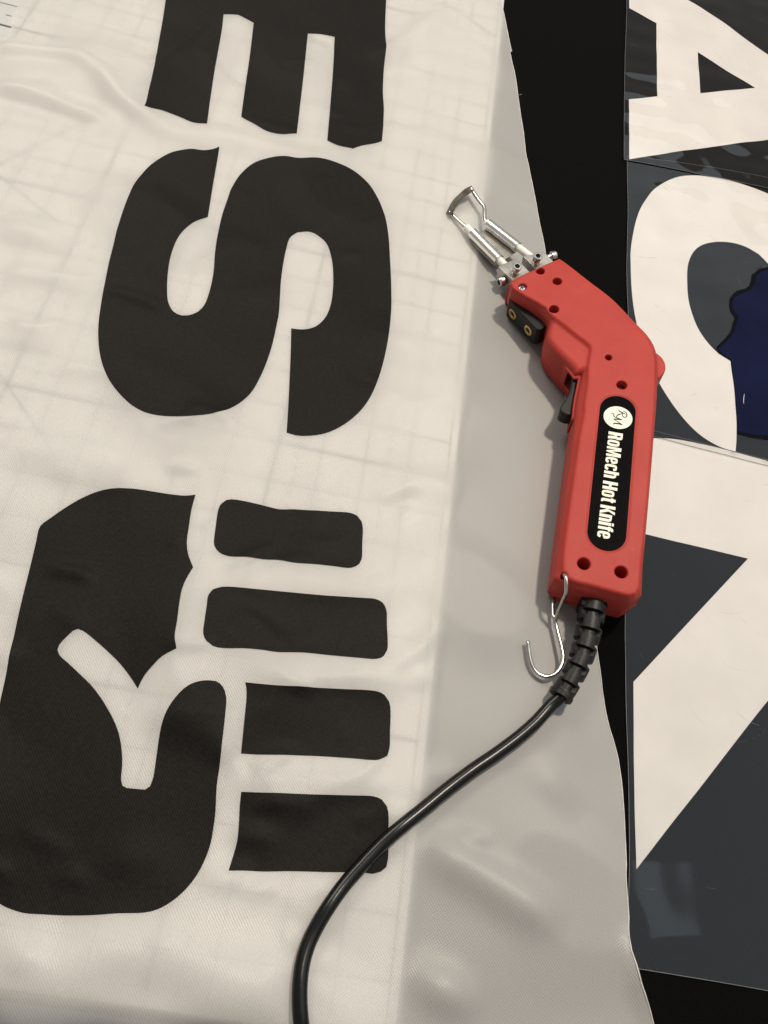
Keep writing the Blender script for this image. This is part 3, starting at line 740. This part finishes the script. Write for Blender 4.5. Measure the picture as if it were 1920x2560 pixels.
GL = {
    'R': (.66, [rc(0, S + .02, 0, 1), ring(.02, .62, .46, 1, -90, 90, .225, .14), quad((.30, .48), (.40, .0), (.63, 0), (.56, .54)), rc(S, .32, .86, 1), rc(S, .32, .46, .6)]),
    'o': (.58, [ring(0, .55, 0, XH)]),
    'M': (.86, [rc(0, .19, 0, 1), rc(.64, .83, 0, 1), quad((.10, 1), (.36, 0), (.47, 0), (.30, 1)), quad((.53, 1), (.36, 0), (.47, 0), (.73, 1))]),
    'e': (.58, [ring(0, .55, 0, XH, 0, 335), rc(.2, .42, .36, .48), ]),
    'c': (.57, [ring(0, .55, 0, XH, 22, 338)]),
    'h': (.59, [rc(0, S, 0, 1), ring(.0, .56, .1, XH, 0, 110), rc(.34, .56, 0, .5)]),
    'n': (.59, [rc(0, S, 0, XH), ring(.0, .56, .1, XH, 0, 110), rc(.34, .56, 0, .5)]),
    'H': (.70, [rc(0, .24, 0, 1), rc(.42, .66, 0, 1), rc(.2, .46, .42, .60)]),
    't': (.37, [rc(.07, .29, .1, .96), rc(0, .37, .66, .8), quad((.07, .12), (.14, 0), (.37, 0), (.37, .13), (.29, .16))]),
    'K': (.68, [rc(0, .24, 0, 1), quad((.22, .36), (.46, 1), (.68, 1), (.36, .42)), quad((.26, .55), (.45, 0), (.69, 0), (.42, .68))]),
    'i': (.27, [rc(0, S, 0, XH), rc(0, S, .88, 1)]),
    'f': (.38, [rc(.06, .28, 0, .82), rc(0, .37, .66, .8), quad((.06, .8), (.10, .94), (.2, 1), (.37, 1), (.37, .87), (.29, .84), (.28, .78))]),
    ' ': (.20, [])}
t_a = loc(*y3([(838, 543)])[0], WT)[:2]; t_b = loc(*y3([(702, 1765)])[0], WT)[:2]
text = 'RoMech Hot Knife'; total = sum(GL[c][0] + .035 for c in text) - .035
cap = np.linalg.norm(loc(*y3([(838, 545)])[0], WT) - loc(*y3([(1003, 568)])[0], WT))
tu = (t_b - t_a); TL = np.linalg.norm(tu); tu /= TL; tv = np.array([-tu[1], tu[0]]);
if tv[0] < 0: tv = -tv
k = KB(); x = 0; sx = TL / total
for ch in text:
    wd, parts = GL[ch]
    for i, (V, F) in enumerate(parts):
        k.add([(*(t_a + tu * (x + p[0]) * sx + tv * p[1] * cap), zt + .01 + .008 * i) for p in V], F)
    x += wd + .035
k.build('lettering', M_cream, plate, smooth=False, sharp=None)

# ---- black terminal block with brass inserts on the nose flank
f0 = loc(*ya([(360, 530)])[0], 17)[:2]; f1 = loc(*ya([(865, 1050)])[0], 17)[:2]
e1 = (f1 - f0); BL = np.linalg.norm(e1); e1 /= BL; e2 = np.array([e1[1], -e1[0]])
if e2[0] > 0: e2 = -e2                                     # outwards, towards the lower left
dep = 5.0
pb = [f0 - e2 * 4, f0 + e2 * (dep - 1.6) - e1 * .3, f0 + e2 * dep + e1 * 1.8, f1 + e2 * dep - e1 * 1.5, f1 + e2 * (dep - 2.2) + e1 * .3, f1 - e2 * 4]
k = KB(); k.prism([tuple(p) for p in pb], 2.2, 17.0)
block = bevel(k.build('terminal_block', M_black), .5)
for u_ in (.22, .74):
    c = f0 + e1 * BL * u_ + e2 * dep; c3 = np.array([c[0], c[1], 9.3]); dd = np.array([*e2, 0])
    k = KB(); k.lathe(c3 - dd * 1.5, dd, [(0, 3.7), (1.75, 3.7), (1.95, 3.5), (1.95, 2.15), (1.6, 1.95), (.3, 1.85), (.3, 0)], 28)
    ins_ = k.build('brass_insert', M_brass, block)
    k = KB(); k.lathe(c3 - dd * .9, dd, [(0, 1.8), (.06, 1.8), (.08, 0)], 20); k.build('threaded_hole', M_hole, ins_)

# ---- steel brackets, clamp screws
def cap_screw(base, d, h_shaft, name='screw', r=1.75, R_=3.3, hh=4.0, parent=None):
    d = np.array(d, float); d /= np.linalg.norm(d); base = np.array(base, float)
    k = KB(); k.lathe(base, d, [(-1, r), (h_shaft, r), (h_shaft, R_ * .86), (h_shaft + .35, R_), (h_shaft + hh * .65, R_), (h_shaft + hh * .9, R_ * .9), (h_shaft + hh, R_ * .72), (h_shaft + hh, R_ * .56), (h_shaft + hh * .4, R_ * .5), (h_shaft + hh * .4, 0)], 28)
    o = k.build(name, M_steel, parent)
    k = KB(); k.lathe(base + d * (h_shaft + hh * .42), d, [(0, R_ * .46), (.05, R_ * .46), (.06, 0)], 6); k.build('hex_socket', M_hole, o)
    return o
WB = 15.0
def bracket(quad_c):
    P = [np.array(loc(x, y, WB)[:2]) for x, y in yc(quad_c)]
    # run the bar back into the shell
    bk = (P[1] - P[0]); bk /= np.linalg.norm(bk)
    k = KB(); t = 1.0
    Q = [P[0], P[1] + bk * 9, P[2] + bk * 9, P[3]]
    cen = sum(Q) / 4
    k.prism([tuple(q) for q in Q], WB - 1.1, WB)                                     # top plate
    s1 = (Q[3] - Q[0]) / np.linalg.norm(Q[3] - Q[0])
    k.prism([tuple(q) for q in (Q[0] + s1 * .02, Q[1] + s1 * .02, Q[1] + s1 * 1.1, Q[0] + s1 * 1.1)], 2.4, WB - 1.12)     # flanks
    k.prism([tuple(q) for q in (Q[3] - s1 * 1.1, Q[2] - s1 * 1.1, Q[2] - s1 * .02, Q[3] - s1 * .02)], 2.4, WB - 1.12)
    o = bevel(k.build('clamp_bracket', M_brush), .25)
    return o, P, bk, s1
br1, P1, bk1, sd1 = bracket([(120, 520), (390, 780), (715, 612), (480, 362)])
br2, P2, bk2, sd2 = bracket([(608, 318), (860, 560), (1165, 395), (1035, 235)])
cap_screw(loc(*yc([(455, 640)])[0], WB), (.10, -.10, 1), 2.6, parent=br1)
cap_screw(loc(*yc([(868, 440)])[0], WB), (.06, -.10, 1), 2.6, parent=br2)
p = loc(*yc([(310, 765)])[0], 9); cap_screw((p[0], p[1], 9.0), (-sd1[0], -sd1[1], 0), 3.2, parent=br1)
p = loc(*yc([(1130, 330)])[0], 9); cap_screw((p[0], p[1], 9.0), (sd2[0], sd2[1], 0), 1.2, parent=br2)

# ---- ceramic tubes in a rolled chrome clip, rods and the bowed blade
WTU = 10.5
def dl(pts, w=WTU): return [loc(x, y, w) for x, y in yd(pts)]
L0, L1 = dl([(1200, 1590), (495, 890)]); R0, R1 = dl([(1640, 1400), (862, 800)])
back = np.array([*bk1, 0])
for a_, b_ in ((L0, L1), (R0, R1)):
    d_ = (b_ - a_) / np.linalg.norm(b_ - a_)
    KB().tube([a_ - d_ * 9, b_ - d_ * .5, b_], [2.6, 2.6, 2.3], 20).build('ceramic_tube', M_ceramic)
# chrome clip: two rolls joined by a flat web underneath
k = KB(); rr = 3.65
c0, c1, c2_, c3_ = dl([(1112, 1505), (615, 1000), (1462, 1265), (905, 830)])
for a_, b_ in ((c0, c1), (c2_, c3_)):
    k.tube([a_, b_], rr, 28, cap=False)
    d_ = (b_ - a_) / np.linalg.norm(b_ - a_)
    for e_, sg in ((a_, -1), (b_, 1)):                       # end rims
        u_ = np.cross(d_, [0, 0, 1]); u_ /= np.linalg.norm(u_); w_ = np.cross(d_, u_); V = []; F = []
        for j in range(28):
            t = 2 * math.pi * j / 28; q = math.cos(t) * u_ + math.sin(t) * w_; V += [e_ + q * rr, e_ + q * (rr - .45)]
        for j in range(28): F.append((2 * j, 2 * ((j + 1) % 28), 2 * ((j + 1) % 28) + 1, 2 * j + 1))
        k.add(V, F)
side = (c2_ - c0); side /= np.linalg.norm(side)
zc_ = WTU - rr - .35
web = [c0 - side * 3.2, c1 - side * 3.2, c3_ + side * 2.6, c2_ + side * 2.6]
clip = k.build('chrome_clip', M_chrome, sharp=35)
k = KB(); k.prism([(p[0], p[1]) for p in web], zc_ - .25, zc_ + .25); k.build('clip_web', M_brush, clip)
rodL = dl([(560, 955), (430, 845), (235, 640), (185, 590)])
for q, w_ in zip(rodL, (10.5, 10.5, 9.6, 9.4)): q[2] = w_
KB().tube(rodL, 1.4, 14).build('blade_rod', M_steel)
rr_pts = dl([(880, 815), (852, 770), (842, 700), (838, 600), (838, 530), (815, 480), (760, 420), (690, 320), (612, 205), (590, 170)])
rc_ = smooth_loop(rr_pts, 1.5, 180, closed=False)
KB().tube(rc_, 1.4, 14).build('blade_rod', M_steel)
# bowed strip
o_p = smooth_loop(dl([(600, 140), (530, 178), (450, 230), (365, 305), (290, 380), (235, 455), (190, 535), (155, 605), (130, 655)], 8.6), 1.0, 180, closed=False)
i_p = smooth_loop(dl([(632, 182), (560, 248), (490, 288), (430, 330), (375, 390), (325, 455), (285, 525), (250, 600), (205, 655)], 12.2), 1.0, 180, closed=False)
ns = 40; V = []; F = []
tt = np.linspace(0, 1, ns)
o_p = o_p + (o_p - np.array([i_p[int(j * (len(i_p) - 1) / (len(o_p) - 1))] for j in range(len(o_p))])) * np.array([.28, .28, 0])
oi = np.array([o_p[min(int(t * (len(o_p) - 1)), len(o_p) - 1)] for t in tt]); ii = np.array([i_p[min(int(t * (len(i_p) - 1)), len(i_p) - 1)] for t in tt])
for j in range(ns):
    tg = oi[min(j + 1, ns - 1)] - oi[max(j - 1, 0)]; nn = np.cross(tg, ii[j] - oi[j]); nn /= np.linalg.norm(nn); h_ = nn * .28
    V += [oi[j] + h_ * .3, ii[j] + h_, ii[j] - h_, oi[j] - h_ * .3]
for j in range(ns - 1):
    for q in range(4): F.append((4 * j + q, 4 * j + (q + 1) % 4, 4 * j + 4 + (q + 1) % 4, 4 * j + 4 + q))
F += [(3, 2, 1, 0), tuple(4 * (ns - 1) + q for q in range(4))]
KB().add(V, F).build('blade', M_blade)

# ---- wire hook
hk = [loc(*p, w) for p, w in zip(y4([(618, 330), (632, 322), (643, 350), (645, 430), (645, 500), (610, 590), (560, 710), (530, 795), (548, 880), (580, 1010), (604, 1110), (612, 1180), (600, 1250), (560, 1320), (500, 1362), (430, 1376), (365, 1352), (312, 1300), (280, 1230), (262, 1150), (250, 1060), (245, 1005)]),
                                 (23, 27.5, 28.4, 27.5, 24.5, 19, 12, 6.5, 6, 6, 6, 6, 6, 6, 6, 6, 6.2, 6.5, 7, 7.5, 8, 8.5))]
KB().tube(smooth_loop(hk, 1.2, 30, closed=False), 1.08, 12).build('wire_hook', M_steel, sharp=None)
h2 = [loc(*p, w) for p, w in zip(y4([(520, 560), (506, 640), (506, 735), (528, 790)]), (4, 4, 4.5, 6))]
KB().tube(h2, 1.08, 10).build('wire_hook', M_steel, sharp=None)

# ---- grommet, slotted strain relief, cord
g0, g1 = loc(*y4([(805, 600)])[0], 18), loc(*y4([(1070, 655)])[0], 18)
gd = (g1 - g0); gl_ = np.linalg.norm(gd); gd /= gl_; gn = np.array([gd[1], -gd[0], 0]); gc = (g0 + g1) / 2
if gn[1] > 0: gn = -gn
k = KB(); hw = gl_ / 2
k.prism([tuple((gc - gd * hw - gn * 5)[:2]), tuple((gc + gd * hw - gn * 5)[:2]), tuple((gc + gd * hw + gn * 1.3)[:2]), tuple((gc - gd * hw + gn * 1.3)[:2])], 3.6, 16.9)
bevel(k.build('cord_grommet', M_hole), .5)
bp_px = y4([(930, 600), (912, 690), (895, 790), (878, 890), (855, 990), (828, 1090), (795, 1190), (752, 1290), (700, 1390), (645, 1490), (585, 1590)])
bw = np.linspace(11.5, 9.5, len(bp_px))
spine = smooth_loop([loc(*p, w) for p, w in zip(bp_px, bw)], .6, 180, closed=False)
sl = np.concatenate([[0], np.cumsum(np.linalg.norm(np.diff(spine, axis=0), axis=1))]); SL = sl[-1]
def frame(i):
    t = spine[min(i + 1, len(spine) - 1)] - spine[max(i - 1, 0)]; t /= np.linalg.norm(t)
    u_ = np.cross(t, [0, 0, 1]); u_ /= np.linalg.norm(u_); return t, u_, np.cross(u_, t)
NA = 48; V = []; F = []
pitch = SL / 5.35
for i in range(len(spine)):
    t, u_, w_ = frame(i); s_ = sl[i]; R_ = 7.5 - 1.9 * s_ / SL
    ph = (s_ / pitch) % 1.0; row = int(s_ / pitch)
    for j in range(NA):
        a = 2 * math.pi * j / NA
        # each pitch: one slot pair on the crown, then one pair on the flanks
        def cut(p0, p1, ang):
            if not (p0 < ph < p1): return 0
            d_ = abs((a - ang + math.pi / 2) % math.pi - math.pi / 2)
            return 1 if d_ < .80 else 0
        c_ = max(cut(.62, .92, math.pi / 2), cut(.14, .42, 0.0))
        if s_ > SL - 3.0 or s_ < 1.0: c_ = 0
        rad = R_ * (1.08 if s_ > SL - 2.6 else 1) * (.68 if c_ else 1)
        V.append(spine[i] + rad * (math.cos(a) * u_ + math.sin(a) * w_))
n_ = len(spine)
for i in range(n_ - 1):
    for j in range(NA): F.append((i * NA + j, i * NA + (j + 1) % NA, (i + 1) * NA + (j + 1) % NA, (i + 1) * NA + j))
F += [tuple(range(NA))[::-1], tuple((n_ - 1) * NA + j for j in range(NA))]
KB().add(V, F).build('strain_relief', M_rubber, sharp=35)
v9 = view(700, 1650, 2.074)
cp = v9([(1410, 230), (1330, 318), (1240, 398), (1120, 488), (1000, 570), (870, 668), (740, 775), (620, 872), (520, 962), (420, 1067), (330, 1170), (250, 1282), (190, 1382), (143, 1482), (115, 1582), (103, 1682), (102, 1782), (110, 1887), (130, 2050)])
CR = 3.25; cw = [toW(spine[-8]), toW(spine[-1])]
for i, p in enumerate(cp):
    z = 4.0
    for _ in range(3):
        q = at(*p, z); z = float(cloth_h(np.array([q[0]]), np.array([q[1]]))[0]) + CR + .25 + max(0, 3.2 * (1 - i / 3))
    cw.append(at(*p, z))
cl = smooth_loop([toL(p) for p in cw], 2.5, 180, closed=False)
KB().tube(cl, CR, 24).build('power_cord', M_cord, sharp=None)
